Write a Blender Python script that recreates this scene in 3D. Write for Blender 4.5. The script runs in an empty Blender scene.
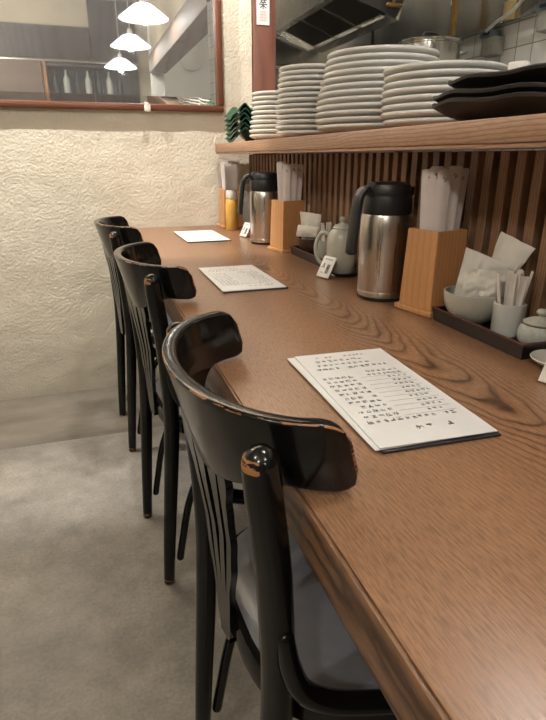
import bpy, bmesh, math, random
from mathutils import Vector, Matrix, noise as mnoise

S = bpy.context.scene
COL = S.collection
PI = math.pi
rnd = random.Random(7)

# ------------------------------------------------------------------ materials
class NT:
    """small helper around one material's node tree"""
    def __init__(self, name):
        self.m = bpy.data.materials.new(name)
        self.m.use_nodes = True
        self.t = self.m.node_tree
        self.b = self.t.nodes['Principled BSDF']
        self._co = None
    def n(self, typ, **kw):
        nd = self.t.nodes.new(typ)
        for k, v in kw.items():
            if k.startswith('_'):
                setattr(nd, k[1:], v)
            else:
                self.put(nd.inputs[k.replace('__', ' ')], v)
        return nd
    def put(self, sock, v):
        if hasattr(v, 'is_output') or isinstance(v, bpy.types.NodeSocket):
            self.t.links.new(v, sock)
        else:
            sock.default_value = v
    def co(self):
        if self._co is None:
            self._co = self.t.nodes.new('ShaderNodeTexCoord').outputs['Object']
        return self._co
    def math(self, op, a, b=0.0, c=0.0):
        nd = self.t.nodes.new('ShaderNodeMath'); nd.operation = op
        self.put(nd.inputs[0], a); self.put(nd.inputs[1], b); self.put(nd.inputs[2], c)
        return nd.outputs[0]
    def scaled(self, s, off=(0, 0, 0)):
        nd = self.t.nodes.new('ShaderNodeMapping')
        self.put(nd.inputs['Vector'], self.co())
        nd.inputs['Scale'].default_value = s; nd.inputs['Location'].default_value = off
        return nd.outputs[0]
    def noise(self, vec, scale, detail=4.0, rough=0.55):
        nd = self.t.nodes.new('ShaderNodeTexNoise')
        self.put(nd.inputs['Vector'], vec)
        nd.inputs['Scale'].default_value = scale; nd.inputs['Detail'].default_value = detail
        nd.inputs['Roughness'].default_value = rough
        return nd.outputs['Fac']
    def ramp(self, fac, stops):
        nd = self.t.nodes.new('ShaderNodeValToRGB')
        self.put(nd.inputs['Fac'], fac)
        e = nd.color_ramp.elements
        while len(e) < len(stops):
            e.new(0.5)
        for el, (p, c) in zip(e, stops):
            el.position = p
            el.color = (c, c, c, 1) if isinstance(c, (int, float)) else (*c, 1)
        return nd.outputs['Color']
    def mix(self, fac, a, b, mode='MIX'):
        nd = self.t.nodes.new('ShaderNodeMix'); nd.data_type = 'RGBA'; nd.blend_type = mode
        self.put(nd.inputs[0], fac)
        self.put(nd.inputs[6], a if not isinstance(a, tuple) else (*a, 1))
        self.put(nd.inputs[7], b if not isinstance(b, tuple) else (*b, 1))
        return nd.outputs[2]
    def bump(self, h, strength=0.3, dist=0.002):
        nd = self.t.nodes.new('ShaderNodeBump')
        nd.inputs['Strength'].default_value = strength; nd.inputs['Distance'].default_value = dist
        self.put(nd.inputs['Height'], h)
        self.t.links.new(nd.outputs[0], self.b.inputs['Normal'])
    def set(self, **kw):
        for k, v in kw.items():
            s = self.b.inputs[k.replace('__', ' ')]
            if isinstance(v, tuple) and len(v) == 3:
                v = (*v, 1)
            self.put(s, v)
        return self

def lin(r, g, b):
    f = lambda c: (c / 12.92 if c <= .04045 else ((c + .055) / 1.055) ** 2.4)
    return (f(r / 255), f(g / 255), f(b / 255))

def plain(name, col, rough=.5, metal=0.0, var=.12, scale=40, bump=0.0, **kw):
    n = NT(name)
    f = n.noise(n.co(), scale, 3)
    dark = tuple(c * (1 - var) for c in col); light = tuple(min(1, c * (1 + var)) for c in col)
    n.set(Base__Color=n.ramp(f, [(.3, dark), (.7, light)]), Roughness=rough, Metallic=metal, **kw)
    if bump:
        n.bump(f, bump)
    return n.m

def wood_mat(name, dark, mid, light, along='Y', xc=.0, d0=.03, k=.05, freq=170, rough=.35, pores=1.0, coat=0.0, focus=0.0):
    """plain-sawn timber: growth rings of a trunk lying slightly askew to the board, plus pores"""
    n = NT(name)
    sep = n.n('ShaderNodeSeparateXYZ', Vector=n.co())
    ax = {'X': 0, 'Y': 1, 'Z': 2}[along]
    others = [i for i in range(3) if i != ax]
    L = sep.outputs[ax]; A = sep.outputs[others[0]]; B = sep.outputs[others[1]]
    sc = [3.0, 3.0, 3.0]; sc[ax] = 1.6
    warp = n.math('MULTIPLY_ADD', n.noise(n.scaled(tuple(sc)), 2.2, 3), .022, -.011)
    sc2 = [26.0] * 3; sc2[ax] = 12.0
    warp2 = n.math('MULTIPLY_ADD', n.noise(n.scaled(tuple(sc2)), 1.5, 2), .005, -.0025)
    p = n.math('ADD', n.math('SUBTRACT', A, xc), warp2)
    d = n.math('ADD', n.math('ADD', n.math('MULTIPLY_ADD', L, k, d0), warp), B)
    r = n.math('SQRT', n.math('ADD', n.math('MULTIPLY', p, p), n.math('MULTIPLY', d, d)))
    ring = n.math('FRACT', n.math('MULTIPLY', r, freq))
    c = n.ramp(ring, [(0.0, dark), (.22, mid), (.6, light), (.9, mid), (1.0, dark)])
    if focus:      # bold figure along the heart of the board, quiet straight grain beside it
        q = n.math('DIVIDE', p, focus)
        f = n.math('POWER', 2.718, n.math('MULTIPLY', n.math('MULTIPLY', q, q), -1.0))
        c = n.mix(n.math('MULTIPLY_ADD', f, .75, .25), tuple(.35*m_ + .65*l_ for m_, l_ in zip(mid, light)), c)
    sp = [560.0] * 3; sp[ax] = 60.0
    pr = n.noise(n.scaled(tuple(sp)), 1.0, 2, .6)
    pm = n.ramp(pr, [(.38, .66), (.56, 1.0)])
    sb = [9.0] * 3; sb[ax] = 1.2
    big = n.ramp(n.noise(n.scaled(tuple(sb)), 1.0, 3), [(.3, .86), (.7, 1.1)])
    c = n.mix(pores, c, pm, 'MULTIPLY')
    c = n.mix(1.0, c, big, 'MULTIPLY')
    n.set(Base__Color=c, Roughness=n.math('MULTIPLY_ADD', pr, -.12, rough + .06), Coat__Weight=coat, Coat__Roughness=.25)
    n.bump(pm, .12, .0006)
    return n.m

M = {}
M['counter'] = wood_mat('brown oak counter', lin(72, 46, 31), lin(136, 99, 72), lin(152, 114, 85), 'Y', .455, -.925, .072, 260, .33, 1.0, .1, .07)
M['counter_edge'] = wood_mat('oak edge banding', lin(62, 41, 29), lin(118, 86, 63), lin(132, 98, 73), 'Y', .10, -.74, .03, 150, .42, .8)
M['shelf'] = wood_mat('light brown shelf timber', lin(126, 92, 66), lin(160, 121, 92), lin(170, 131, 101), 'Y', .5, .2, .02, 150, .5, .55)
M['slat'] = wood_mat('walnut slat', lin(112, 82, 59), lin(140, 105, 78), lin(150, 115, 87), 'Z', .0, .3, .02, 160, .55, .6)
M['slat_back'] = plain('dark slat backing', lin(34, 24, 20), .8)
M['dark_wood'] = wood_mat('dark stained panel', lin(40, 28, 21), lin(58, 42, 32), lin(66, 48, 36), 'Z', .1, .2, .02, 60, .5, .6)
M['box_wood'] = wood_mat('honey beech', lin(180, 130, 84), lin(192, 141, 93), lin(196, 145, 97), 'Z', .3, .2, .03, 120, .42, .25)
M['jamb'] = wood_mat('reddish brown painted post', lin(94, 56, 43), lin(104, 63, 49), lin(110, 67, 52), 'Z', .02, .2, .03, 60, .55, .2)
M['frame'] = wood_mat('varnished red brown frame', lin(74, 40, 25), lin(98, 55, 35), lin(108, 62, 40), 'X', .02, .2, .03, 120, .35, .3, .2)
M['beam'] = wood_mat('grey brown beam', lin(96, 80, 68), lin(116, 98, 84), lin(124, 106, 92), 'Y', .5, .2, .02, 60, .6, .4)

# lacquered bentwood with rubbed edges; the rubbed amount comes from the 'wear' vertex attribute
n = NT('black lacquer')
wa = n.n('ShaderNodeAttribute', _attribute_name='wear')
wn = n.noise(n.scaled((26, 26, 120)), 1.6, 4, .6)
wm = n.math('MULTIPLY', wa.outputs['Fac'], n.ramp(wn, [(.44, 0.0), (.52, 1.0)]))
wm = n.ramp(wm, [(.42, 0.0), (.56, 1.0)])
sm = n.noise(n.co(), 90, 4, .6)
n.set(Base__Color=n.mix(wm, n.ramp(sm, [(.3, (.004, .0038, .0038)), (.75, (.006, .0057, .0055))]), lin(150, 101, 62)),
      Roughness=n.mix(wm, n.ramp(sm, [(.35, .14), (.7, .21)]), (.6, .6, .6)), Specular__IOR__Level=.42)
M['black'] = n.m
M['vinyl'] = plain('grey seat vinyl', lin(112, 112, 118), .3, 0, .06, 60, .04)
M['steel'] = None
n = NT('brushed steel')
st = n.noise(n.scaled((140, 140, 2)), 1.2, 3)
n.set(Base__Color=n.ramp(st, [(.3, (.50, .47, .43)), (.7, (.60, .57, .53))]), Metallic=1.0, Roughness=n.ramp(st, [(.3, .26), (.7, .34)]))
M['steel'] = n.m
n = NT('kitchen steel sheet')
st = n.noise(n.scaled((2.2, 2.2, 1.6)), 1.5, 3)
n.set(Base__Color=n.ramp(st, [(.3, (.44, .43, .40)), (.7, (.60, .58, .54))]), Metallic=1.0, Roughness=n.ramp(st, [(.3, .16), (.7, .3)]))
n.bump(st, .3, .01)
M['sheet'] = n.m
M['black_plastic'] = plain('black plastic', (.012, .012, .013), .38)
M['dark_gray'] = plain('greasy dark filter', lin(44, 41, 38), .5)
M['white_glaze'] = plain('white glaze', lin(206, 204, 200), .22, 0, .03, 20)
M['cream_glaze'] = plain('cream glaze', lin(202, 199, 190), .25, 0, .04, 20)
M['green_dish'] = plain('dark green plastic', lin(30, 70, 50), .25, 0, .2, 30)
M['black_dish'] = plain('black stoneware', lin(36, 31, 29), .5, 0, .25, 30, .2)
M['lacquer_tray'] = plain('black tray lacquer', lin(28, 22, 21), .35, 0, .1, 40)
M['red_rim'] = plain('dull red rim', lin(92, 48, 42), .45)
M['sage'] = plain('sage celadon glaze', lin(172, 170, 159), .28, 0, .10, 30)
M['pale_cup'] = plain('pale grey cup', lin(192, 192, 188), .35, 0, .04, 30)
M['speckle'] = plain('speckled stoneware', lin(170, 172, 164), .45, 0, .14, 160)
M['brown_line'] = plain('brown glaze line', lin(104, 82, 62), .4)
M['paper'] = plain('white paper', lin(214, 213, 212), .55, 0, .02, 15)
M['napkin'] = plain('tissue paper', lin(202, 198, 190), .8, 0, .04, 30)
M['sleeve'] = plain('chopstick paper sleeve', lin(206, 196, 192), .65, 0, .04, 40)
M['sugar'] = plain('sugar stick paper', lin(206, 198, 192), .6, 0, .06, 60)
M['ink'] = plain('black ink', lin(66, 66, 70), .7)
M['soft_ink'] = plain('grey ink', lin(120, 118, 118), .7)
M['pink_ink'] = plain('pink stamp ink', lin(214, 176, 164), .7)
M['board'] = plain('dark menu board', lin(44, 44, 48), .5)
M['wicker'] = plain('dark brown bowl', lin(70, 48, 36), .5, 0, .3, 120)
M['yellow'] = plain('yellow dressing', lin(206, 158, 74), .3, 0, .05, 20)
M['white_plastic'] = plain('white plastic', lin(210, 206, 200), .4, 0, .03)
M['blue_plastic'] = plain('blue grey plastic', lin(94, 108, 120), .45)
M['holder_cup'] = plain('grey beige plastic', lin(138, 136, 128), .4)
M['brass'] = plain('aged brass', lin(150, 118, 70), .4, .8)
M['cable'] = plain('white cable', lin(186, 184, 182), .45)
M['beige'] = plain('beige bracket', lin(166, 148, 104), .5)
n = NT('clear plastic')
n.set(Base__Color=(.96, .95, .93), Roughness=.12, Transmission__Weight=1.0, IOR=1.1)
M['clear'] = n.m

# textured plaster wall
n = NT('troweled cream plaster')
g1 = n.noise(n.scaled((1.15, 1, 1.0)), 105, 1.5, .5)
g2 = n.noise(n.scaled((1, 1, 1.6)), 6, 4, .6)
wv = n.n('ShaderNodeTexVoronoi', Vector=n.scaled((3.2, 1, 3.6)), Scale=.55, _feature='DISTANCE_TO_EDGE')
lines = n.ramp(wv.outputs['Distance'], [(0.0, .0), (.03, 1.0)])
h = n.math('ADD', n.math('MULTIPLY', g1, 1.0), n.math('ADD', n.math('MULTIPLY', g2, .5), n.math('MULTIPLY', lines, .10)))
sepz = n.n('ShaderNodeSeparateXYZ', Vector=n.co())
low_noise = n.noise(n.scaled((1, 1, 1.2)), 2.0, 4)
lowz = n.ramp(n.math('ADD', n.math('MULTIPLY', sepz.outputs[2], 1.0), n.math('MULTIPLY', low_noise, .35)), [(.2, .72), (.62, 1.0)])  # base colour darkens unevenly towards the foot of the wall
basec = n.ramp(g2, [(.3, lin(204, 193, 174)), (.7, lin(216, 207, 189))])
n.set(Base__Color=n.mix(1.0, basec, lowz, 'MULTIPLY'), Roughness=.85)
n.bump(h, .7, .005)
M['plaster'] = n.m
# concrete
n = NT('worn concrete floor')
c1 = n.noise(n.co(), 2.2, 6, .62); c2 = n.noise(n.co(), 120, 3, .6)
pat = n.ramp(c1, [(.30, lin(104, 98, 91)), (.5, lin(136, 130, 122)), (.66, lin(158, 151, 143))])
c3 = n.noise(n.co(), 14, 6, .7); pat = n.mix(1.0, pat, n.ramp(c3, [(.32, .82), (.6, 1.06)]), 'MULTIPLY')
spk = n.ramp(c2, [(.33, .84), (.55, 1.0), (.74, 1.14)])
n.set(Base__Color=n.mix(1.0, pat, spk, 'MULTIPLY'), Roughness=n.ramp(c1, [(.3, .5), (.7, .7)]))
n.bump(c2, .12, .002)
M['concrete'] = n.m
n = NT('cement skirting')
c1 = n.noise(n.scaled((1.2, 4, 6)), 2.4, 5, .6)
n.set(Base__Color=n.ramp(c1, [(.3, lin(92, 85, 76)), (.7, lin(122, 114, 103))]), Roughness=.75)
n.bump(n.noise(n.co(), 50, 4), .3, .003)
M['cement'] = n.m
M['ceiling'] = plain('cream ceiling', lin(196, 184, 160), .8, 0, .04, 3)
M['side_wall'] = plain('side wall paint', lin(176, 164, 142), .8, 0, .05, 4)
M['white_paint'] = plain('white paint', lin(206, 206, 200), .6, 0, .03, 5)
n = NT('white wall tile')
br = n.n('ShaderNodeTexBrick', Color1=(.60, .60, .58, 1), Color2=(.52, .52, .50, 1), Mortar=(.22, .21, .19, 1), Scale=1.0)
mp = n.n('ShaderNodeMapping', Vector=n.co()); mp.inputs['Rotation'].default_value = (PI/2, 0, PI/2)
cx = n.n('ShaderNodeSeparateXYZ', Vector=n.co()); cc = n.n('ShaderNodeCombineXYZ', X=cx.outputs[1], Y=cx.outputs[2])
br.offset = 0.0; n.put(br.inputs['Vector'], cc.outputs[0])
br.inputs['Mortar Size'].default_value = .0028; br.inputs['Brick Width'].default_value = .1; br.inputs['Row Height'].default_value = .1
n.set(Base__Color=br.outputs['Color'], Roughness=.3)
n.bump(br.outputs['Fac'], -.3, .002)
M['tile'] = n.m
n = NT('mirror silvering')
sm = n.noise(n.co(), 9, 5, .6)
n.set(Base__Color=n.ramp(sm, [(.3, (.80, .80, .79)), (.7, (.88, .88, .87))]), Metallic=.93, Roughness=n.ramp(sm, [(.4, .008), (.75, .035)]))
M['mirror'] = n.m
n = NT('lit bulb')
n.set(Base__Color=(1, .95, .9), Emission__Color=(1.0, .985, .94), Emission__Strength=150.0)
M['bulb'] = n.m
n = NT('lit lamp shade')
n.set(Base__Color=(.9, .88, .84), Emission__Color=(1.0, .98, .94), Emission__Strength=3.2, Roughness=.4)
M['shade'] = n.m
n = NT('lit tube')
n.set(Base__Color=(1, 1, 1), Emission__Color=(1.0, .985, .94), Emission__Strength=95.0)
M['tube'] = n.m

# ------------------------------------------------------------------ mesh helpers
def link(name, bm, mat, parent=None, loc=(0, 0, 0), smooth=True, rot=None, angle=40):
    bmesh.ops.recalc_face_normals(bm, faces=bm.faces[:])
    me = bpy.data.meshes.new(name)
    bm.to_mesh(me); bm.free()
    o = bpy.data.objects.new(name, me); COL.objects.link(o)
    for mm in (mat if isinstance(mat, (list, tuple)) else [mat]):
        me.materials.append(mm)
    if smooth:
        for p in me.polygons: p.use_smooth = True
        try:
            me.set_sharp_from_angle(angle=math.radians(angle))
        except Exception:
            pass
    o.location = loc
    if rot: o.rotation_euler = rot
    if parent: o.parent = parent
    return o

def tag(o, label, cat, group=None):
    o['label'] = label; o['category'] = cat
    if group: o['group'] = group
    return o
def thing(name, label, cat, loc=(0, 0, 0), rz=0.0, group=None):
    o = bpy.data.objects.new(name, None); COL.objects.link(o)
    o.empty_display_size = .05
    o.location = loc; o.rotation_euler = (0, 0, rz)
    return tag(o, label, cat, group)
def struct(o):
    o['kind'] = 'structure'; return o
def copy_tree(o, loc=None, rz=None, label=None, parent=None):
    c = o.copy(); COL.objects.link(c)
    if parent: c.parent = parent
    if loc is not None: c.location = loc
    if rz is not None: c.rotation_euler = (0, 0, rz)
    if label: c['label'] = label
    for ch in list(o.children):
        copy_tree(ch, parent=c)
    return c

def box(bm, c, s, bev=0.0, rot=None, seg=2):
    t = bmesh.new()
    bmesh.ops.create_cube(t, size=1.0)
    for v in t.verts: v.co = Vector((v.co.x * s[0], v.co.y * s[1], v.co.z * s[2]))
    if bev:
        bmesh.ops.bevel(t, geom=t.edges[:], offset=bev, segments=seg, affect='EDGES', profile=.5)
    mtx = Matrix.Translation(Vector(c))
    if rot: mtx = mtx @ rot
    t.transform(mtx)
    me = bpy.data.meshes.new('tmp'); t.to_mesh(me); t.free(); bm.from_mesh(me); bpy.data.meshes.remove(me)
    return bm
def B(c, s, bev=0.0, rot=None):
    return box(bmesh.new(), c, s, bev, rot)
def bb(x0, x1, y0, y1, z0, z1, bev=0.0, bm=None):
    return box(bm or bmesh.new(), ((x0+x1)/2, (y0+y1)/2, (z0+z1)/2), (x1-x0, y1-y0, z1-z0), bev)

def lathe(prof, seg=40, bm=None, c=(0, 0, 0), wob=None):
    """prof: list of (r, z); closed at r=0"""
    bm = bm or bmesh.new()
    rings = []
    for r, z in prof:
        if r < 1e-6:
            rings.append([bm.verts.new((c[0], c[1], c[2] + z))])
        else:
            row = []
            for i in range(seg):
                a = 2 * PI * i / seg
                dz = wob(a, r, z) if wob else (0.0, 0.0)
                row.append(bm.verts.new((c[0] + (r + dz[0]) * math.cos(a), c[1] + (r + dz[0]) * math.sin(a), c[2] + z + dz[1])))
            rings.append(row)
    for a, b in zip(rings, rings[1:]):
        if len(a) == 1 and len(b) == 1: continue
        for i in range(seg):
            j = (i + 1) % seg
            if len(a) == 1: bm.faces.new((a[0], b[i], b[j]))
            elif len(b) == 1: bm.faces.new((a[i], b[0], a[j]))
            else: bm.faces.new((a[i], b[i], b[j], a[j]))
    return bm

def smooth_path(pts, sub=8):
    P = [Vector(p) for p in pts]; out = []
    for i in range(len(P) - 1):
        p0 = P[max(i-1, 0)]; p1 = P[i]; p2 = P[i+1]; p3 = P[min(i+2, len(P)-1)]
        for s in range(sub):
            t = s / sub
            out.append(.5 * ((2*p1) + (p2-p0)*t + (2*p0-5*p1+4*p2-p3)*t*t + (3*p1-p0-3*p2+p3)*t**3))
    out.append(P[-1]); return out

def tube(pts, rad, seg=14, sub=8, bm=None, dome=True, flat=1.0, wear=None):
    """round bar along a smoothed path; rad may be a list per control point; domed ends"""
    bm = bm or bmesh.new()
    path = smooth_path(pts, sub)
    R = [rad] * len(pts) if isinstance(rad, (int, float)) else list(rad)
    rr = []
    for i in range(len(path)):
        t = i / (len(path) - 1) * (len(pts) - 1); k = min(int(t), len(pts) - 2); f = t - k
        rr.append(R[k] * (1 - f) + R[k+1] * f)
    tans = [(path[min(i+1, len(path)-1)] - path[max(i-1, 0)]).normalized() for i in range(len(path))]
    up = Vector((0, 0, 1)) if abs(tans[0].z) < .9 else Vector((0, 1, 0))
    u = tans[0].cross(up).normalized()
    stations = []
    if dome:
        for a in (80, 55, 25):
            stations.append((path[0] - tans[0] * rr[0] * math.sin(math.radians(a)) , tans[0], rr[0] * math.cos(math.radians(a))))
    stations += list(zip(path, tans, rr))
    if dome:
        for a in (25, 55, 80):
            stations.append((path[-1] + tans[-1] * rr[-1] * math.sin(math.radians(a)), tans[-1], rr[-1] * math.cos(math.radians(a))))
    rows = []
    for p, t, r in stations:
        u = (u - t * u.dot(t)).normalized(); w = t.cross(u)
        rows.append([bm.verts.new(p + (u * math.cos(2*PI*i/seg) + w * math.sin(2*PI*i/seg) * flat) * r) for i in range(seg)])
    for a, b in zip(rows, rows[1:]):
        for i in range(seg):
            bm.faces.new((a[i], a[(i+1) % seg], b[(i+1) % seg], b[i]))
    bm.faces.new(rows[0][::-1]); bm.faces.new(rows[-1])
    return bm

def extrude_poly(pts, h, bm=None):
    """pts: list of 3D points of a planar polygon; h: extrusion Vector"""
    bm = bm or bmesh.new(); h = Vector(h)
    a = [bm.verts.new(p) for p in pts]; b = [bm.verts.new(Vector(p) + h) for p in pts]
    bm.faces.new(a[::-1]); bm.faces.new(b)
    for i in range(len(pts)):
        j = (i + 1) % len(pts)
        bm.faces.new((a[i], a[j], b[j], b[i]))
    return bm

def sheet(fn, nu, nv, th, bm=None):
    """thin solid from a surface function fn(u,v)->Vector, thickness th along the normal"""
    bm = bm or bmesh.new()
    P = [[Vector(fn(i/nu, j/nv)) for j in range(nv+1)] for i in range(nu+1)]
    N = [[None]*(nv+1) for _ in range(nu+1)]
    for i in range(nu+1):
        for j in range(nv+1):
            a = P[min(i+1, nu)][j] - P[max(i-1, 0)][j]; b = P[i][min(j+1, nv)] - P[i][max(j-1, 0)]
            c = a.cross(b); N[i][j] = c.normalized() if c.length > 1e-12 else Vector((0, 0, 1))
    T = [[bm.verts.new(P[i][j] + N[i][j]*th/2) for j in range(nv+1)] for i in range(nu+1)]
    U = [[bm.verts.new(P[i][j] - N[i][j]*th/2) for j in range(nv+1)] for i in range(nu+1)]
    for i in range(nu):
        for j in range(nv):
            bm.faces.new((T[i][j], T[i+1][j], T[i+1][j+1], T[i][j+1]))
            bm.faces.new((U[i][j], U[i][j+1], U[i+1][j+1], U[i+1][j]))
    for i in range(nu):
        bm.faces.new((T[i][0], U[i][0], U[i+1][0], T[i+1][0])); bm.faces.new((T[i][nv], T[i+1][nv], U[i+1][nv], U[i][nv]))
    for j in range(nv):
        bm.faces.new((T[0][j], T[0][j+1], U[0][j+1], U[0][j])); bm.faces.new((T[nu][j], U[nu][j], U[nu][j+1], T[nu][j+1]))
    return bm

# ------------------------------------------------------------------ setting
W = 2.46            # plaster wall
LX, RX, FY, CZ = -2.3, 1.92, -2.75, 2.75
KE = 3.62           # far end of the kitchen
struct(link('floor', bb(LX, RX, FY, KE, -.1, 0), M['concrete'], smooth=False))
struct(link('ceiling', bb(LX, RX, FY, KE, CZ, CZ+.1), M['ceiling'], smooth=False))
# plaster wall carries a real low relief of trowel marks
def wall_fn(u, v):
    x = LX + (0.728 - LX) * u; z = CZ * v
    d = .004 * mnoise.noise((x*5, z*6, 3.1)) + .0022 * mnoise.noise((x*17, z*21, 1.7))
    return (x, W + d, z)
bm = bmesh.new()
nu, nv = 150, 130
P = [[bm.verts.new(wall_fn(i/nu, j/nv)) for j in range(nv+1)] for i in range(nu+1)]
for i in range(nu):
    for j in range(nv):
        bm.faces.new((P[i][j], P[i+1][j], P[i+1][j+1], P[i][j+1]))
bb(LX, .728, W+.012, W+.12, 0, CZ, bm=bm)
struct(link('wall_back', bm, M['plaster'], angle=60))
struct(link('wall_left', bb(LX-.1, LX, FY, W+.1, 0, CZ), M['side_wall'], smooth=False))
bm = bb(LX, RX, FY-.1, FY, 0, CZ)
struct(link('wall_front', bm, M['ceiling'], smooth=False))
struct(link('trim_5', bb(LX, .27, FY, FY+.03, 0, 2.45), M['dark_wood'], smooth=False))
struct(link('trim_6', bb(.275, .8, FY, FY+.035, 0, 2.74), M['dark_wood'], smooth=False))
struct(link('wall_right', bb(RX, RX+.1, FY, KE, 0, CZ), M['tile'], smooth=False))
struct(link('wall_kitchen', bb(.74, RX, KE, KE+.1, 0, CZ), M['sheet'], smooth=False))
struct(link('wall_kitchen_side', bb(.64, .728, W+.12, KE+.1, 0, CZ), M['white_paint'], smooth=False))
struct(link('wall_kitchen_near', bb(.9, RX, -1.55, -1.47, 0, CZ), M['white_paint'], smooth=False))
# cement skirting, a low sloping fillet running along the foot of the plaster wall
pts = [(LX, W-.002, 0), (LX, W-.42, 0), (LX, W-.405, .006), (LX, W-.2, .014), (LX, W-.06, .02), (LX, W-.002, .03)]
struct(link('baseboard_back', extrude_poly(pts, (2.85, 0, 0)), M['cement'], angle=20))
# kitchen opening: post on the wall, lintel over the shelf
struct(link('trim_1', bb(.732, .826, W-.02, W+.11, 0, 1.795, .003), M['jamb']))
struct(link('trim_2', bb(.74, .9, -1.12, W, 1.80, 1.95, .004), M['beam']))
struct(link('wall_right_upper', bb(.78, .86, -1.12, W, 1.955, CZ), M['side_wall'], smooth=False))
struct(link('trim_3', bb(.76, .88, -1.24, -1.125, 0, CZ, .004), M['white_paint']))
struct(link('added_shade_beam', bb(LX, .9, 1.805, 1.935, 2.11, CZ-.002, .004), M['beam']))  # unseen beam, added to cut off the wall downlights on the floor
struct(link('wall_right_lower', bb(.745, .80, -1.12, W-.03, 0, 1.044), M['side_wall'], smooth=False))

# ------------------------------------------------------------------ counter, shelf, slats
t = thing('counter', 'long brown oak dining counter with menus, running to the plaster wall', 'counter', (.42, .6, 0))
def rel(bm, t):
    bm.transform(Matrix.Translation(-Vector(t.location))); return bm
o = link('counter_top', bb(.158, .696, -1.1, W-.006, .70, .75, .003), M['counter'], None); o.parent = t; o.matrix_parent_inverse = Matrix.Translation(-Vector(t.location))
def under(parent, name, bm, mat, **kw):
    """child whose mesh is written in world space: the mesh is moved so that the child sits at its own centre"""
    vs = [v.co for v in bm.verts]
    return link(name, rel(bm, parent), mat, parent, **kw)
o = link('edge_strip', bb(.153, .1575, -1.1, W-.006, .698, .7505, .0018), M['counter_edge'], None); o.parent = t; o.matrix_parent_inverse = Matrix.Translation(-Vector(t.location))
o = link('front_panel', bb(.60, .63, -1.1, W-.006, .0, .699), M['dark_wood'], None); o.parent = t; o.matrix_parent_inverse = Matrix.Translation(-Vector(t.location))

t = thing('serving_shelf', 'light brown pass-through shelf over the counter carrying plates', 'shelf', (.75, .6, 1.048))
for nm, bm in (('shelf_board', bb(.553, .99, -1.1, W-.026, 1.054, 1.087, .002)), ('under_strip', bb(.556, .60, -1.1, W-.026, 1.047, 1.0538, .001))):
    o = link(nm, bm, M['shelf']); o.parent = t; o.matrix_parent_inverse = Matrix.Translation(-Vector(t.location))

t = thing('slat_screen', 'dark panel of upright wooden slats behind the counter under the shelf', 'slat screen', (.72, .6, .75))
under(t, 'backing', bb(.724, .742, -1.1, W-.026, .7505, 1.046), M['slat_back'], smooth=False)
bm = bmesh.new(); y = -1.08
while y < W - .05:
    box(bm, (.7095, y, .8985), (.028, .0225, .295), .0012, None, 1); y += .0405
under(t, 'slats', bm, M['slat'])

# ------------------------------------------------------------------ mirror
t = thing('wall_mirror', 'wide wall mirror in a red brown wooden frame above the counter end', 'mirror', (-.2, W-.006, 1.21))
mx0, mx1, mz0, mz1 = -1.15, .572, 1.235, 2.0
bm = bmesh.new()
bv = .03
o_ = [(mx0, mz0), (mx1, mz0), (mx1, mz1), (mx0, mz1)]; i_ = [(mx0+bv, mz0+bv), (mx1-bv, mz0+bv), (mx1-bv, mz1-bv), (mx0+bv, mz1-bv)]
yo, yi, yb = W-.0135, W-.0165, W-.0075
vo = [bm.verts.new((x, yo, z)) for x, z in o_]; vi = [bm.verts.new((x, yi, z)) for x, z in i_]; vb = [bm.verts.new((x, yb, z)) for x, z in o_]
bm.faces.new(vi)
for k in range(4):
    j = (k+1) % 4
    bm.faces.new((vo[k], vo[j], vi[j], vi[k])); bm.faces.new((vo[k], vb[k], vb[j], vo[j]))
bm.faces.new(vb[::-1])
under(t, 'mirror_glass', bm, M['mirror'], smooth=False)
bm = bmesh.new(); fw = .024; fy0, fy1 = W-.032, W-.0065
bb(mx0-fw, mx1+fw, fy0, fy1, mz0-fw, mz0, .004, bm); bb(mx0-fw, mx1+fw, fy0, fy1, mz1, mz1+fw, .004, bm)
bb(mx0-fw, mx0, fy0, fy1, mz0, mz1, .004, bm); bb(mx1, mx1+fw, fy0, fy1, mz0, mz1, .004, bm)
under(t, 'mirror_frame', bm, M['frame'])
bm = bb(.268, .292, W-.045, W-.0325, 1.206, 1.232, .003); lathe([(0, 0), (.006, 0), (.006, .006), (0, .008)], 12, bm, (.28, W-.043, 1.2321))
under(t, 'clip', bm, M['white_plastic'])['label'] = 'small white plastic clip on the bottom rail'

# paper strip on the post
t = thing('paper_talisman', 'small white paper strip with black characters and a pink stamp on the brown post', 'paper sign', (.765, W-.022, 1.54))
under(t, 'strip', bb(.744, .798, W-.0225, W-.02, 1.54, 1.72), M['paper'], smooth=False)
bm = bmesh.new()
def stroke(bm, x0, z0, x1, z1, w, y):
    d = Vector((x1-x0, 0, z1-z0)).normalized(); nn = Vector((-d.z, 0, d.x)) * w/2
    a = Vector((x0, y, z0)); b = Vector((x1, y, z1))
    extrude_poly([a-nn, b-nn, b+nn, a+nn], (0, -.0002, 0), bm)
for cz in (1.615, 1.665):
    for a in ((-.015, .012, .015, .012), (-.006, .02, -.006, .006), (.006, .02, .006, .006), (-.013, .004, .013, .004), (-.017, -.003, .017, -.003), (0, .004, 0, -.02), (0, -.006, -.013, -.016), (0, -.006, .013, -.016)):
        stroke(bm, .771+a[0], cz+a[1], .771+a[2], cz+a[3], .0036, W-.0227)
under(t, 'characters', bm, M['ink'], smooth=False)
bm = bmesh.new()
for a in range(4):
    stroke(bm, .757, 1.556+a*.010, .785, 1.556+a*.010, .004, W-.0227)
    stroke(bm, .759+a*.008, 1.553, .759+a*.008, 1.589, .003, W-.0229)
under(t, 'stamp', bm, M['pink_ink'], smooth=False)['label'] = 'square pink stamp'

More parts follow.
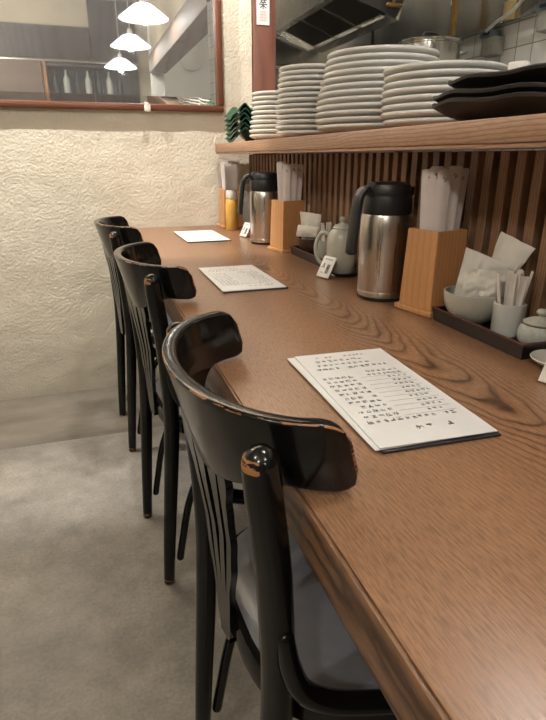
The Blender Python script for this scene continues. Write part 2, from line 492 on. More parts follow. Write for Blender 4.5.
# ------------------------------------------------------------------ chairs
def rail_bm():
    bm = bmesh.new(); wl = bm.verts.layers.float.new('wear')
    NT_ = 64
    # (offset across / half thickness, distance below the top edge or, negative, above the bottom edge, rubbed)
    PROF = [(1, None, 0), (1, .0085, 0), (1, .0036, .0), (.98, .0026, .7), (.90, .0014, 1), (.76, .0006, .55), (.5, .0001, 0), (-.2, .0001, 0), (-.62, .0007, 0), (-.86, .0022, 0), (-1, .005, 0), (-1, None, 0),
            (-1, -.005, 0), (-.8, -.0015, 0), (-.3, -.0001, 0), (.3, -.0001, 0), (.8, -.0015, 0), (1, -.005, 0)]
    MS = len(PROF)
    pts = []; a_ = []
    for i in range(NT_ + 1):
        a = math.radians(-87 + 176 * i / NT_)
        c, s = math.cos(a), math.sin(a); a_.append(a)
        x = -.041 + .119 * (1 - math.copysign(abs(c) ** .97, c)); yy = .185 * s
        pts.append(Vector((x, yy, 0)))
    # arc length
    L = [0]
    for a, b in zip(pts, pts[1:]): L.append(L[-1] + (b - a).length)
    tot = L[-1]; rows = []
    for i, p in enumerate(pts):
        tn = (pts[min(i+1, NT_)] - pts[max(i-1, 0)]).normalized()
        nn = Vector((tn.y, -tn.x, 0))          # outward (away from the sitter)
        if nn.dot(Vector((p.x - .09, p.y, 0))) < 0: nn = -nn
        d = min(L[i], tot - L[i]); rc = .024
        mid = 1 - min(1, abs(L[i] - tot/2) / (tot/2))     # 1 at the apex
        top = .8260; bot = .7535 - .050 * max(0, math.cos(min(PI/2, abs(a_[i]) * 1.5))) ** 1.4
        cut = 0 if d > rc else rc - math.sqrt(max(0, rc*rc - (rc-d)**2))
        top -= cut * .8; bot += cut * .75
        th = .0088 if d > .006 else .0088 * (.45 + .55 * d/.006)
        row = []
        for cx_, ez, w0 in PROF:
            z = (top+bot)/2 if ez is None else (top - ez if ez > 0 else bot - ez)
            if ez == 0: z = top
            lean = (.823 - z) * .27                         # the rail leans backwards
            v = bm.verts.new(p + nn * (cx_ * th + .004) + Vector((lean, 0, z)))
            w = w0 * (.80 if i % 2 else .86)
            if d < .006 and cx_ > .6: w = max(w, .86)
            v[wl] = w
            row.append(v)
        rows.append(row)
    for a, b in zip(rows, rows[1:]):
        for k in range(MS):
            bm.faces.new((a[k], a[(k+1) % MS], b[(k+1) % MS], b[k]))
    bm.faces.new(rows[0]); bm.faces.new(rows[-1][::-1])
    return bm

def interp(tab, z):
    for (z0, v0), (z1, v1) in zip(tab, tab[1:]):
        if z <= z1: 
            q = (z - z0)/(z1 - z0); q = max(0, q); q = q*q*(3-2*q)
            return v0 + (v1 - v0)*q
    return tab[-1][1]
def splat_bm():
    bm = bmesh.new(); rows = []
    NR = 48
    HW = [(.415, .010), (.425, .017), (.45, .021), (.50, .026), (.56, .040), (.62, .047), (.66, .053), (.70, .066), (.745, .068)]
    for j in range(NR + 1):
        t = j / NR                                          # 0 at seat, 1 inside the rail
        z = .415 + .33 * t
        hw = interp(HW, z)
        x = .006 - .010 * t - .030 * max(0, t - .55)
        q = (z - .50) / (.712 - .50)                        # three teardrop slots converging downwards
        s = s0 = 0.0
        if 0 < q < 1:
            s = .0052 * math.sin(q ** 1.3 * PI) ** .6; s0 = .0090 * math.sin(q ** 2 * PI) ** .7
        c_ = (.015 if q <= 0 else .015 + .024 * min(1, q))
        rows.append((t, s, [(x, y, z) for y in (-hw, -(c_ + s), -(c_ - s), -s0, s0, c_ - s, c_ + s, hw)]))
    th = .0045
    V = []
    for t, s, r in rows:
        V.append(([bm.verts.new((p[0]-th, p[1], p[2])) for p in r], [bm.verts.new((p[0]+th, p[1], p[2])) for p in r]))
    for j in range(NR):
        op = rows[j][1] > 0 or rows[j+1][1] > 0
        for k in range(7):
            if k in (1, 3, 5):
                continue
            for side in (0, 1):
                a = V[j][side]; b = V[j+1][side]
                bm.faces.new((a[k], a[k+1], b[k+1], b[k]))
    bmesh.ops.remove_doubles(bm, verts=bm.verts[:], dist=.0002)
    # close all open borders between the two skins
    edges = [e for e in bm.edges if e.is_boundary]
    front = [e for e in edges if True]
    kd = {}
    for v in bm.verts: kd[(round(v.co.y, 4), round(v.co.z, 4), round(v.co.x, 4))] = v
    for e in edges:
        a, b = e.verts
        def mate(v):
            for s in (1, -1):
                q = kd.get((round(v.co.y, 4), round(v.co.z, 4), round(v.co.x + s*2*th, 4)))
                if q: return q
        if e.is_valid and len(e.link_faces) == 1:
            c, d = mate(a), mate(b)
            if c and d and c is not d:
                try: bm.faces.new((a, b, d, c))
                except ValueError: pass
    return bm

def seat_pts(scale=1.0, n=44):
    out = []
    for i in range(n):
        a = 2*PI*i/n; c, s = math.cos(a), math.sin(a)
        x = .205 + .195 * math.copysign(abs(c) ** .62, c) * scale
        y = .193 * math.copysign(abs(s) ** .62, s) * scale
        y *= 1 + .06 * (x - .205) / .195
        out.append((x, y))
    return out
def layered(levels, n=44):
    """closed solid from (scale, z) rings of the seat outline"""
    bm = bmesh.new(); rows = []
    for sc, z in levels:
        rows.append([bm.verts.new((x, y, z)) for x, y in seat_pts(sc, n)])
    for a, b in zip(rows, rows[1:]):
        for i in range(n):
            bm.faces.new((a[i], a[(i+1) % n], b[(i+1) % n], b[i]))
    bm.faces.new(rows[0][::-1]); bm.faces.new(rows[-1])
    return bm

def make_chair(label, loc, rz):
    r = thing('bentwood_chair', label, 'chair', loc, rz, 'bentwood chairs along the counter')
    link('back_rail', rail_bm(), M['black'], r, angle=60)
    link('back_splat', splat_bm(), M['black'], r, angle=50, rot=(0, 0, .13))
    link('seat', layered([(.93, .4515), (.94, .458), (.90, .464), (.75, .468), (.4, .469)]), M['vinyl'], r)['label'] = 'grey vinyl seat pad'
    link('seat_frame', layered([(.97, .415), (1.0, .42), (1.0, .445), (.98, .4515)]), M['black'], r)
    for s in (-1, 1):
        y = s * .156
        bm = tube([(-.016, s*.150, .004), (-.006, s*.154, .15), (.010, s*.163, .36), (.016, s*.170, .50), (.009, s*.180, .65), (-.004, s*.188, .765), (-.007, s*.190, .798)],
                  [.0135, .0155, .0175, .018, .0178, .0172, .0168], 18, 8)
        wl = bm.verts.layers.float.new('wear')
        zt = max(v.co.z for v in bm.verts)
        for v in bm.verts:
            v[wl] = .85 if zt - .020 < v.co.z < zt - .010 and v.co.x < -.012 else (.5 if v.co.z < .02 else 0)
        link('leg', bm, M['black'], r)
        link('leg', tube([(.345, s*.165, .003), (.345, s*.165, .2), (.335, s*.16, .43)], [.012, .0165, .019], 16, 6), M['black'], r)
        # bent brace from the post down and forward along the side of the seat
        link('hip_brace', tube([(.016, s*.190, .600), (.021, s*.193, .562), (.034, s*.195, .528), (.064, s*.197, .502), (.105, s*.200, .486), (.18, s*.207, .468), (.27, s*.210, .452)],
                       [.0095, .0115, .0125, .0125, .0125, .0125, .0115], 12, 8), M['black'], r)
        # arched brace under the seat between rear and front leg
        link('leg_brace', tube([(.016, y, .075), (.026, y, .13), (.05, y, .24), (.10, y, .345), (.165, y, .385), (.23, y, .345), (.285, y, .24), (.31, s*.16, .13), (.322, s*.162, .075)],
                       .0095, 12, 8), M['black'], r)
    return r
ch = make_chair('nearest black bentwood chair at the counter with worn edges and a grey seat', (.118, .566, 0), .02)
copy_tree(ch, (.106, 1.305, 0), .075, 'middle black bentwood chair pulled up to the counter')
copy_tree(ch, (.078, 2.03, 0), .05, 'far black bentwood chair at the counter beside the plaster wall')

# ------------------------------------------------------------------ menus
def menu(label, c, rz, w, l, sheets, fine):
    """laminated handwritten menu on a thin dark board; text rows run along x, first row at +y"""
    r = thing('menu', label, 'menu', (c[0], c[1], .7503), rz, 'menus lying on the counter')
    z = 0.0
    link('backing_board', B((.003, -.002, .0015), (w, l, .0028), .0008), M['board'], r)
    z = .0031
    for k in range(sheets):
        a = (sheets - 1 - k)
        link('page', B((-.008*a, .002*a, z + .0008), (w - .001, l - .001, .0015), .0006, Matrix.Rotation(.022*a, 4, 'Z')), M['paper'], r); z += .0019
    bm = bmesh.new(); g = bmesh.new(); R = random.Random(int(c[1]*1000))
    def st(b, x0, y0, x1, y1, wd):
        d = Vector((x1-x0, y1-y0, 0))
        if d.length < 1e-5: return
        d.normalize(); q = Vector((-d.y, d.x, 0)) * wd/2
        p, e = Vector((x0, y0, z)), Vector((x1, y1, z))
        b.faces.new([b.verts.new(v) for v in (p-q, e-q, e+q, p+q)])
    def glyph(x, y, h):
        h = h*.9
        for _ in range(fine):
            if R.random() < .5:
                yy = y + (R.random()-.5)*h; st(bm, x - h*.42, yy, x + h*.4, yy + h*.08*R.random(), h*.085)
            else:
                xx = x + (R.random()-.5)*h*.7; st(bm, xx, y + h*.45*R.random()+.1*h, xx + (R.random()-.5)*h*.5, y - h*.45*R.random()-.1*h, h*.09)
    def text(x, y, nch, h, gap=1.08):
        for i in range(nch):
            if R.random() < .93: glyph(x + i*h*gap, y, h*(.8+.3*R.random()))
    hw, hl = w/2, l/2
    text(-hw+.030, hl-.018, 4, .0065); text(-hw+.075, hl-.018, 5, .006)
    text(-hw+.026, hl-.034, 8, .0085); text(-hw+.022, hl-.049, 9, .0085); text(-hw+.017, hl-.064, 10, .0085); text(hw-.042, hl-.064, 3, .008)
    text(hw-.062, hl-.086, 6, .0075); text(hw-.066, hl-.098, 7, .007)
    rows = 10
    for i in range(rows):
        y = hl - .098 - i*.0132
        text(-hw+.012 + .0006*i, y, 5, .0085)
        if i > 0: text(hw - .040 - .006*R.random(), y + .001, R.choice((3, 4, 4, 5)), .0068)
        st(g, -hw+.062, y-.0068, hw-.012, y-.0068, .0005)
    y = hl - .098 - rows*.0132
    text(-hw+.016, y, 7, .0085); text(-hw+.078, y, 6, .008)
    text(hw-.078, y-.024, 4, .009, 1.4); text(hw-.034, y-.022, 2, .011)
    link('handwriting', bm, M['ink'], r, smooth=False); link('ruled_lines', g, M['soft_ink'], r, smooth=False)
    return r
menu('white handwritten menu of two pages on the counter by the nearest chair', (.336, .570), -.045, .142, .285, 2, 6)
menu('white handwritten menu on the counter beside the middle chair', (.348, 1.312), -.005, .152, .288, 1, 5)
menu('white handwritten menu at the far end of the counter near the wall', (.408, 2.10), .01, .158, .30, 1, 4)

# ------------------------------------------------------------------ thermos jugs
def thermos(label, loc, rz):
    r = thing('thermos_jug', label, 'thermos', loc, rz, 'thermos jugs on the counter')
    link('base_ring', lathe([(0, 0), (.049, 0), (.0505, .002), (.0505, .007), (0, .007)], 48), M['black_plastic'], r)
    link('body', lathe([(0, .0072), (.0505, .0072), (.0525, .012), (.0525, .018), (.0519, .0195), (.0525, .021), (.0527, .15), (.0515, .172), (.0495, .176), (0, .176)], 56), M['steel'], r)['label'] = 'brushed steel body'
    link('collar', lathe([(0, .1762), (.050, .1762), (.0515, .180), (.050, .205), (.0485, .212), (.047, .2125), (.047, .216), (0, .216)], 48), M['black_plastic'], r)
    bm = lathe([(0, .2163), (.0465, .2163), (.0465, .226), (.043, .234), (.03, .2385), (0, .239)], 48)
    box(bm, (-.030, 0, .233), (.030, .026, .012), .003)
    link('lid', bm, M['black_plastic'], r)
    # pouring lip, opposite the handle
    link('spout', extrude_poly([(.040, -.014, .2), (.066, -.006, .212), (.066, .006, .212), (.040, .014, .2)], (0, 0, .016)), M['black_plastic'], r)
    # handle: a broad strap leaving the collar, turning down, with a rounded end
    bm = bmesh.new()
    prof = smooth_path([(-.044, 0, .214), (-.058, 0, .226), (-.073, 0, .214), (-.079, 0, .190), (-.083, 0, .155), (-.087, 0, .118), (-.088, 0, .098)], 8)
    rows = []; NP = len(prof)
    for i, p in enumerate(prof):
        tn = (prof[min(i+1, NP-1)] - prof[max(i-1, 0)]).normalized(); nn = Vector((tn.z, 0, -tn.x))
        q = i/(NP-1); hw = .0105 + .0035*q; th = .0065 + .002*q
        if q > .92: k = math.sqrt(max(.04, 1 - ((q-.92)/.08)**2)); hw *= k; th *= .5+.5*k
        rows.append([bm.verts.new(p + Vector((0, 1, 0))*hw*math.copysign(abs(math.cos(a))**.6, math.cos(a)) + nn*th*math.copysign(abs(math.sin(a))**.6, math.sin(a))) for a in [2*PI*k/16 for k in range(16)]])
    for a, b in zip(rows, rows[1:]):
        for k in range(16): bm.faces.new((a[k], a[(k+1) % 16], b[(k+1) % 16], b[k]))
    bm.faces.new(rows[0]); bm.faces.new(rows[-1][::-1])
    link('handle', bm, M['black_plastic'], r)
    return r
t2 = thermos('brushed steel thermos jug with black lid, between the sage jug and the nearer chopstick box', (.592, 1.03, .7504), .2)
copy_tree(t2, (.594, 1.868, .7504), -.1, 'brushed steel thermos jug with black lid near the far wall by the yellow bottle')

# ------------------------------------------------------------------ chopstick boxes
def chop_box(label, loc, rz, wb=.098, wt=.077, h=.158):
    r = thing('chopstick_box', label, 'box', loc, rz, 'wooden chopstick boxes on the counter')
    link('base_plate', B((0, 0, .005), (wb, wb, .010), .0015), M['box_wood'], r)
    bm = bmesh.new()
    b0, b1, wl = (wb-.012)/2, wt/2, .006
    def sq(hw, z): return [bm.verts.new((x*hw, y*hw, z)) for x, y in ((-1, -1), (1, -1), (1, 1), (-1, 1))]
    R_ = [sq(b0, .0102), sq(b1, h), sq(b1-wl, h), sq(b1-wl, .03)]
    for a, b in zip(R_, R_[1:]):
        for k in range(4): bm.faces.new((a[k], a[(k+1) % 4], b[(k+1) % 4], b[k]))
    bm.faces.new(R_[0][::-1]); bm.faces.new(R_[-1])
    bmesh.ops.recalc_face_normals(bm, faces=bm.faces[:])
    bmesh.ops.bevel(bm, geom=[e for e in bm.edges], offset=.0012, segments=2, affect='EDGES')
    link('tapered_body', bm, M['box_wood'], r)
    return r
bx2 = chop_box('honey coloured tapered wooden chopstick box between the near thermos and the napkin tray', (.632, .905, .7504), .21)
bx1 = copy_tree(bx2, (.614, 1.690, .7504), .19, 'honey coloured tapered wooden chopstick box right of the far thermos')
bx0 = copy_tree(bx2, (.598, 2.372, .7504), .06, 'honey coloured wooden chopstick box in the far corner behind the yellow bottle')

def sleeve_proto(label, group):
    r = thing('wrapped_chopsticks', label, 'chopsticks', (0, 0, 0), 0, group)
    L_ = .231
    def f(u, v):
        w = .0105 + .0012*v
        return ((u-.5)*2*w, .0022*math.cos((u-.5)*PI), v*L_ - (.002 if v > .99 and u in (0, 1) else 0))
    link('paper_sleeve', sheet(f, 8, 10, .0028), M['sleeve'], r)
    bm = bmesh.new()
    for k, (a, b) in enumerate(((-.003, .214), (.0015, .216), (-.001, .211))):
        box(bm, (a, -.0002+.0040, b), (.0035, .0006, .0016)); box(bm, (a, -.0002+.0040, b+.002), (.0012, .0006, .003))
    link('print_mark', bm, M['soft_ink'], r, smooth=False)
    return r
def fill_box(bxo, label, n, seed, proto, which):
    R = random.Random(seed)
    lay = [(-.023, -.024), (.0, -.026), (.023, -.024), (-.024, -.009), (.0, -.010), (.023, -.007), (-.022, .007), (.002, .007), (.023, .010), (-.014, .023), (.014, .024)]
    mb = Matrix.Translation(bxo.location) @ Matrix.Rotation(bxo.rotation_euler.z, 4, 'Z')
    for i in range(n):
        px, py = lay[i]
        c = proto if (proto.location.length == 0) else copy_tree(proto)
        tx = px * 1.9 + R.uniform(-.012, .012); ty = -py * 2.0 + R.uniform(-.012, .012)
        yaw = R.uniform(-.2, .2) + PI - .62
        m = mb @ Matrix.Translation((px*.66, py*.64, .032 + R.uniform(0, .010))) @ Matrix.Rotation(tx, 4, 'Y') @ Matrix.Rotation(ty, 4, 'X') @ Matrix.Rotation(yaw, 4, 'Z')
        c.rotation_mode = 'XYZ'
        c.location = m.to_translation(); c.rotation_euler = m.to_euler(); c['label'] = label; c['group'] = which
sp = sleeve_proto('x', 'x')
fill_box(bx2, 'paper wrapped chopsticks standing in the nearest wooden chopstick box', 11, 1, sp, 'wrapped chopsticks in the nearest box')
fill_box(bx1, 'paper wrapped chopsticks standing in the wooden box right of the far thermos', 10, 2, sp, 'wrapped chopsticks in the middle box')
fill_box(bx0, 'paper wrapped chopsticks standing in the far corner box behind the yellow bottle', 7, 3, sp, 'wrapped chopsticks in the far box')

# ------------------------------------------------------------------ condiment trays
def tray(label, x0, x1, y0, y1):
    cx_, cy_ = (x0+x1)/2, (y0+y1)/2
    r = thing('condiment_tray', label, 'tray', (cx_, cy_, .7504), 0, 'condiment trays on the counter')
    w, l, h, th = x1-x0, y1-y0, .024, .005
    bm = bmesh.new()
    b = [(-1, -1), (1, -1), (1, 1), (-1, 1)]
    def sq(dw, z): return [bm.verts.new((sx*(w/2-dw), sy*(l/2-dw), z)) for sx, sy in b]
    R_ = [sq(.004, 0), sq(0, h), sq(th, h), sq(th+.002, .004)]
    for a, c in zip(R_, R_[1:]):
        for k in range(4): bm.faces.new((a[k], a[(k+1) % 4], c[(k+1) % 4], c[k]))
    bm.faces.new(R_[0][::-1]); bm.faces.new(R_[-1])
    link('tray_body', bm, M['lacquer_tray'], r, smooth=False)
    bm = bmesh.new()
    def sq2(dw, z): return [bm.verts.new((sx*(w/2-dw), sy*(l/2-dw), z)) for sx, sy in b]
    R_ = [sq2(.0002, h+.0001), sq2(.0002, h+.0012), sq2(th-.0002, h+.0012), sq2(th-.0002, h+.0001)]
    for a, c in zip(R_, R_[1:]+R_[:1]):
        for k in range(4): bm.faces.new((a[k], a[(k+1) % 4], c[(k+1) % 4], c[k]))
    link('rim_line', bm, M['red_rim'], r, smooth=False)
    return r
tray('black lacquer tray with red rim by the nearest wooden chopstick box, holding napkins and sugar', .592, .6938, .606, .840)
tray('black lacquer tray with red rim between the far chopstick box and the sage jug', .597, .693, 1.36, 1.622)
tray('black lacquer tray behind the far thermos near the wall', .622, .693, 1.965, 2.21)
TZ = .7504 + .0044

def bowl_prof(r, h, foot=.45, th=.0035):
    out = [(0, 0), (r*foot, 0), (r*foot, .004)]
    for k in range(1, 9):
        q = k/8; out.append((r*(foot + (1-foot)*math.sin(q*PI/2)**.85), .004 + (h-.004)*(q**1.35)))
    for k in range(8, 0, -1):
        q = k/8; out.append((max(.001, r*(foot + (1-foot)*math.sin(q*PI/2)**.85) - th), .004+th*.8 + (h-.004-th*.8)*(q**1.35) + (.0004 if k == 8 else 0)))
    out.append((0, .0075)); return out
o = tag(link('napkin_bowl', lathe(bowl_prof(.0525, .058), 48), M['sage'], None, (.6475, .787, TZ)), 'sage green bowl holding white napkins on the nearest tray', 'bowl')
o.location = (.6395, .787, TZ)
o = tag(link('napkin_bowl', lathe(bowl_prof(.043, .05), 40), M['wicker'], None, (.646, 1.566, TZ)), 'dark brown bowl of white napkins beside the middle chopstick box', 'bowl')
o = tag(link('napkin_bowl', lathe(bowl_prof(.034, .046), 40), M['wicker'], None, (.6565, 2.08, TZ)), 'small dark bowl of napkins left of the far thermos', 'bowl')

def napkin(label, group, c, pts, seed, fold=.004):
    """folded paper napkin: curved sheet through four corners (a,b bottom edge, d,e top edge), relative to c"""
    R = random.Random(seed); a, b, d, e = [Vector(p) for p in pts]
    nrm = (b-a).cross(d-a).normalized()
    off = R.random()*9
    def f(u, v):
        p = (a*(1-u) + b*u)*(1-v) + (d*(1-u) + e*u)*v
        bulge = .010*math.sin(v*PI)*math.sin(u*PI) + fold*mnoise.noise((u*4+off, v*4, off)) + fold*.5*mnoise.noise((u*11+off, v*9, off))
        return p + nrm*bulge
    return tag(link('paper_napkin', sheet(f, 18, 18, .0012), M['napkin'], None, c), label, 'napkin', group)
g = 'napkins in the sage bowl'
c = (.6395, .787, TZ+.006)
napkin('crumpled white paper napkin standing at the left of the sage bowl, pointed corner up', g, c, [(-.030, .020, .030), (.010, -.014, .012), (-.016, .016, .128), (.030, -.042, .104)], 1, .005)
napkin('crumpled white paper napkin at the front of the sage bowl under the taller one', g, c, [(-.026, .006, .028), (.006, -.034, .030), (-.018, .000, .096), (.020, -.060, .094)], 2, .007)
napkin('tall white paper napkin leaning out of the sage bowl toward the slats', g, c, [(.024, .020, .030), (.032, -.012, .030), (.043, .004, .154), (.047, -.076, .136)], 3, .005)
napkin('small white paper napkin flap hanging over the sugar cup side of the sage bowl', g, c, [(.012, -.030, .034), (.020, -.027, .036), (.022, -.068, .104), (.034, -.066, .112)], 4, .002)
g = 'napkins in the brown bowl'
c = (.646, 1.566, TZ+.008)
napkin('white paper napkin standing upright in the dark brown bowl', g, c, [(-.022, .024, .012), (.012, -.024, .012), (-.024, .036, .118), (.016, -.034, .114)], 5, .004)
napkin('white paper napkin spread over the rim of the dark brown bowl', g, c, [(-.042, .020, .046), (-.004, -.044, .050), (-.034, .026, .080), (.004, -.044, .078)], 6, .002)
napkin('white paper napkin slumping to the back of the dark brown bowl', g, c, [(.0, .01, .02), (.03, -.02, .03), (.01, .0, .082), (.035, -.03, .066)], 7, .006)
g = 'napkins in the far bowl'
c = (.6565, 2.08, TZ+.006)
napkin('white paper napkin upright in the small dark bowl left of the far thermos', g, c, [(-.016, .020, .012), (.006, -.014, .012), (-.034, .05, .105), (.006, -.02, .098)], 8, .003)
napkin('white paper napkin folded over in front of the small dark far bowl', g, c, [(-.03, .012, .044), (-.006, -.028, .044), (-.022, .016, .072), (.004, -.020, .07)], 9, .003)

def cup(label, loc, r, h, mat):
    return tag(link('sugar_cup', lathe([(0, 0), (r*.92, 0), (r*.96, .003), (r, h), (r-.003, h+.0006), (r*.96-.004, .006), (0, .006)], 40), mat, None, loc), label, 'cup')
cup('pale grey cylindrical cup of sugar sticks on the nearest tray', (.6560, .7150, TZ), .0262, .053, M['pale_cup'])
cup('sage cup of paper sticks on the middle tray', (.648, 1.458, TZ), .026, .056, M['sage'])
def stick_proto():
    def f(u, v): return ((u-.5)*.0115, .0022*math.sin(u*PI)*(.4 + .6*math.sin(v*PI)), v*.094)
    return tag(link('sugar_stick', sheet(f, 4, 8, .0022), M['sugar'], None), 'x', 'sugar stick', 'x')
sproto = stick_proto(); first = True
for (cxx, cyy), n_, lab, grp, seed in (((.6560, .7150), 11, 'white paper sugar stick standing in the pale grey cup', 'sugar sticks in the pale cup', 5),
                                 ((.648, 1.458), 8, 'white paper stick packet standing in the sage cup on the middle tray', 'stick packets in the sage cup', 8)):
    R = random.Random(seed)
    for i in range(n_):
        a = 2*PI*i/n_ + R.uniform(-.1, .1); q = .0165 if i % 3 else .007
        o = sproto if first else sproto.copy()
        if not first: COL.objects.link(o)
        first = False
        o['label'] = lab; o['group'] = grp
        lean = .16*q/.0165
        m = Matrix.Translation((cxx + q*.75*math.cos(a), cyy + q*.75*math.sin(a), TZ+.009+R.uniform(0, .006))) @ Matrix.Rotation(a, 4, 'Z') @ Matrix.Rotation(lean, 4, 'Y') @ Matrix.Rotation(PI/2+R.uniform(-.3, .3), 4, 'Z')
        o.location = m.to_translation(); o.rotation_euler = m.to_euler()

# sugar jar
t = thing('sugar_jar', 'small speckled stoneware jar with lid at the right end of the nearest tray', 'jar', (.6600, .6480, TZ))
link('jar_body', lathe([(0, 0), (.024, 0), (.0305, .008), (.0325, .018), (.030, .029), (.0265, .035), (.0245, .0352), (.0245, .033), (0, .033)], 44), M['speckle'], t)
link('rim_band', lathe([(.0262, .0352), (.0276, .0352), (.0276, .0372), (.0262, .0372), (.0262, .0352)], 44), M['brown_line'], t)['label'] = 'brown glaze line under the lid'
bm = lathe([(0, .0354), (.0258, .0354), (.0262, .0385), (.018, .0425), (.008, .0452), (.0045, .0468), (.0045, .049), (.0085, .052), (.0088, .055), (.006, .0585), (0, .0592)], 44)
link('lid', bm, M['speckle'], t)
# small dish at the right
tag(link('small_dish', lathe([(0, 0), (.020, 0), (.022, .004), (.035, .010), (.0385, .0145), (.0375, .0155), (.033, .0125), (.02, .0075), (0, .007)], 44), M['white_glaze'], None, (.622, .5665, .7504)), 'small round white dish on the counter beside the nearest tray', 'dish')

# sage jug with handle on a dark round coaster
tag(link('round_coaster', lathe([(0, 0), (.040, 0), (.0445, .004), (.0455, .009), (.0435, .009), (.040, .006), (0, .0055)], 44), M['lacquer_tray'], None, (.616, 1.278, .7504)), 'round black lacquer coaster under the sage jug', 'coaster')
t = thing('sauce_jug', 'sage green lidded ceramic jug with loop handle left of the near thermos', 'jug', (.614, 1.283, .7562))
link('jug_body', lathe([(0, 0), (.031, 0), (.034, .004), (.038, .03), (.039, .06), (.037, .089), (.029, .105), (.024, .1095), (0, .1095)], 44), M['sage'], t)
link('jug_lid', lathe([(0, .1097), (.0245, .1097), (.0255, .1125), (.018, .119), (.007, .123), (.0055, .127), (.0085, .131), (.0085, .135), (.005, .1385), (0, .139)], 36), M['sage'], t)
d = Vector((-.85, .5, 0)).normalized()
hp = [(d*.033) + Vector((0, 0, .094)), d*.050 + Vector((0, 0, .098)), d*.064 + Vector((0, 0, .080)), d*.067 + Vector((0, 0, .052)), d*.058 + Vector((0, 0, .026)), d*.036 + Vector((0, 0, .014))]
link('jug_handle', tube(hp, [.006, .0055, .005, .005, .005, .006], 12, 8), M['sage'], t)

# small table signs
def sign(label, loc, rz):
    r = thing('table_sign', label, 'sign', loc, rz, 'small white signs on the counter')
    rot = Matrix.Rotation(-.52, 4, 'X')
    bm = B((0, 0, .029), (.046, .003, .056), .001); bm.transform(rot); bm.transform(Matrix.Translation((0, -.004, .0012)))
    link('card', bm, M['white_plastic'], r)
    bm = bmesh.new()
    def fr(x, z, w, h): box(bm, (x, -.0018, z), (w, .0005, h))
    for k in range(5): fr(-.012+k*.006, .049, .0035, .0028)
    fr(.008, .024, .011, .024); 
    bm.transform(rot); bm.transform(Matrix.Translation((0, -.004, .0012)))
    g_ = bmesh.new()
    for sx in (-1, 1): box(g_, (-.010 + sx*.0026, -.0018, .031), (.0016, .0005, .014), 0, Matrix.Rotation(-sx*.32, 4, 'Y'))
    box(g_, (-.010, -.0018, .028), (.005, .0005, .0015)); box(g_, (-.008, -.0018, .013), (.008, .0005, .0015)); box(g_, (.008, -.0020, .027), (.006, .0006, .008))
    g_.transform(rot); g_.transform(Matrix.Translation((0, -.004, .0012)))
    link('grey_print', bm, M['soft_ink'], r, smooth=False); link('black_print', g_, M['ink'], r, smooth=False)
    link('foot', tube([(-.008, .010, .012), (-.010, .028, .0035), (0, .036, .0035), (.010, .028, .0035), (.008, .010, .012)], .0022, 8, 6), M['white_plastic'], r)
    return r
s1 = sign('small tilted white sign in front of the sage jug', (.550, 1.250, .7504), -1.28)
copy_tree(s1, (.562, 2.04, .7504), -1.25, 'small tilted white sign left of the far thermos')
copy_tree(s1, (.566, .512, .7504), -1.25, 'small tilted white sign at the right edge beside the small dish')

# dressing bottle
t = thing('dressing_bottle', 'yellow dressing bottle with white collar and tall clear cap by the wall', 'bottle', (.575, 2.262, .7504))
link('bottle_body', lathe([(0, 0), (.024, 0), (.026, .004), (.026, .10), (.0235, .118), (.019, .126), (0, .126)], 36), M['yellow'], t)
link('collar', lathe([(0, .1262), (.0215, .1262), (.0225, .128), (.0225, .156), (.020, .160), (0, .160)], 36), M['white_plastic'], t)
link('clear_cap', lathe([(0, .1605), (.0235, .1605), (.0245, .162), (.0255, .255), (.0235, .259), (0, .2595)], 36), M['clear'], t)['label'] = 'tall clear plastic cap'

# ------------------------------------------------------------------ plates on the shelf
SZ = 1.0874
def plate_prof(r, h):
    return [(0, .0015), (r*.52, .0015), (r*.55, 0), (r*.60, 0), (r*.62, .003), (r*.80, .008), (r*.985, h-.002), (r+.0004, h), (r+.0012, h+.0028), (r+.0002, h+.0054), (r-.003, h+.0066), (r*.955, h+.0058), (r*.78, .0135), (r*.6, .0062), (0, .0055)]
ORD = ['bottom', 'second', 'third', 'fourth', 'fifth', 'sixth', 'seventh', 'eighth', 'ninth', 'tenth', 'eleventh', 'twelfth', 'thirteenth']
def stack(where, cx_, cy_, radii, gap, mat, seed, h=.0165):
    R = random.Random(seed); cache = {}
    n_ = len(radii)
    for i, rr in enumerate(radii):
        if i == n_-1: pos = 'topmost plate'
        elif i == 0: pos = 'bottom plate'
        else: pos = ORD[i] + ' plate from the bottom'
        k = round(rr, 4)
        if k not in cache:
            o = link('dinner_plate', lathe(plate_prof(rr, h), 56), mat); cache[k] = o
        else:
            o = cache[k].copy(); COL.objects.link(o)
        o.location = (cx_ + R.uniform(-.0022, .0022), cy_ + R.uniform(-.0022, .0022), SZ + i*gap); o.rotation_euler = (0, 0, R.uniform(0, 6))
        tag(o, 'white %s of %s' % (pos, where), 'plate', 'plates in ' + where)
stack('the short stack beside the green dishes', .676, 1.985, [.094, .096, .094, .092, .090, .090, .088, .088, .086, .086], .0148, M['cream_glaze'], 1)
stack('the stack second from the left', .690, 1.700, [.106]*4 + [.108]*3 + [.103]*3 + [.100]*3, .0145, M['white_glaze'], 2)
stack('the tallest widest stack', .762, 1.405, [.160, .165, .165, .163, .161, .158, .154, .152, .148, .145, .142, .140], .0152, M['white_glaze'], 3, .019)
stack('the stack right of the tallest', .750, 1.110, [.118, .124, .125, .124, .125, .124, .124, .125], .0141, M['white_glaze'], 4)
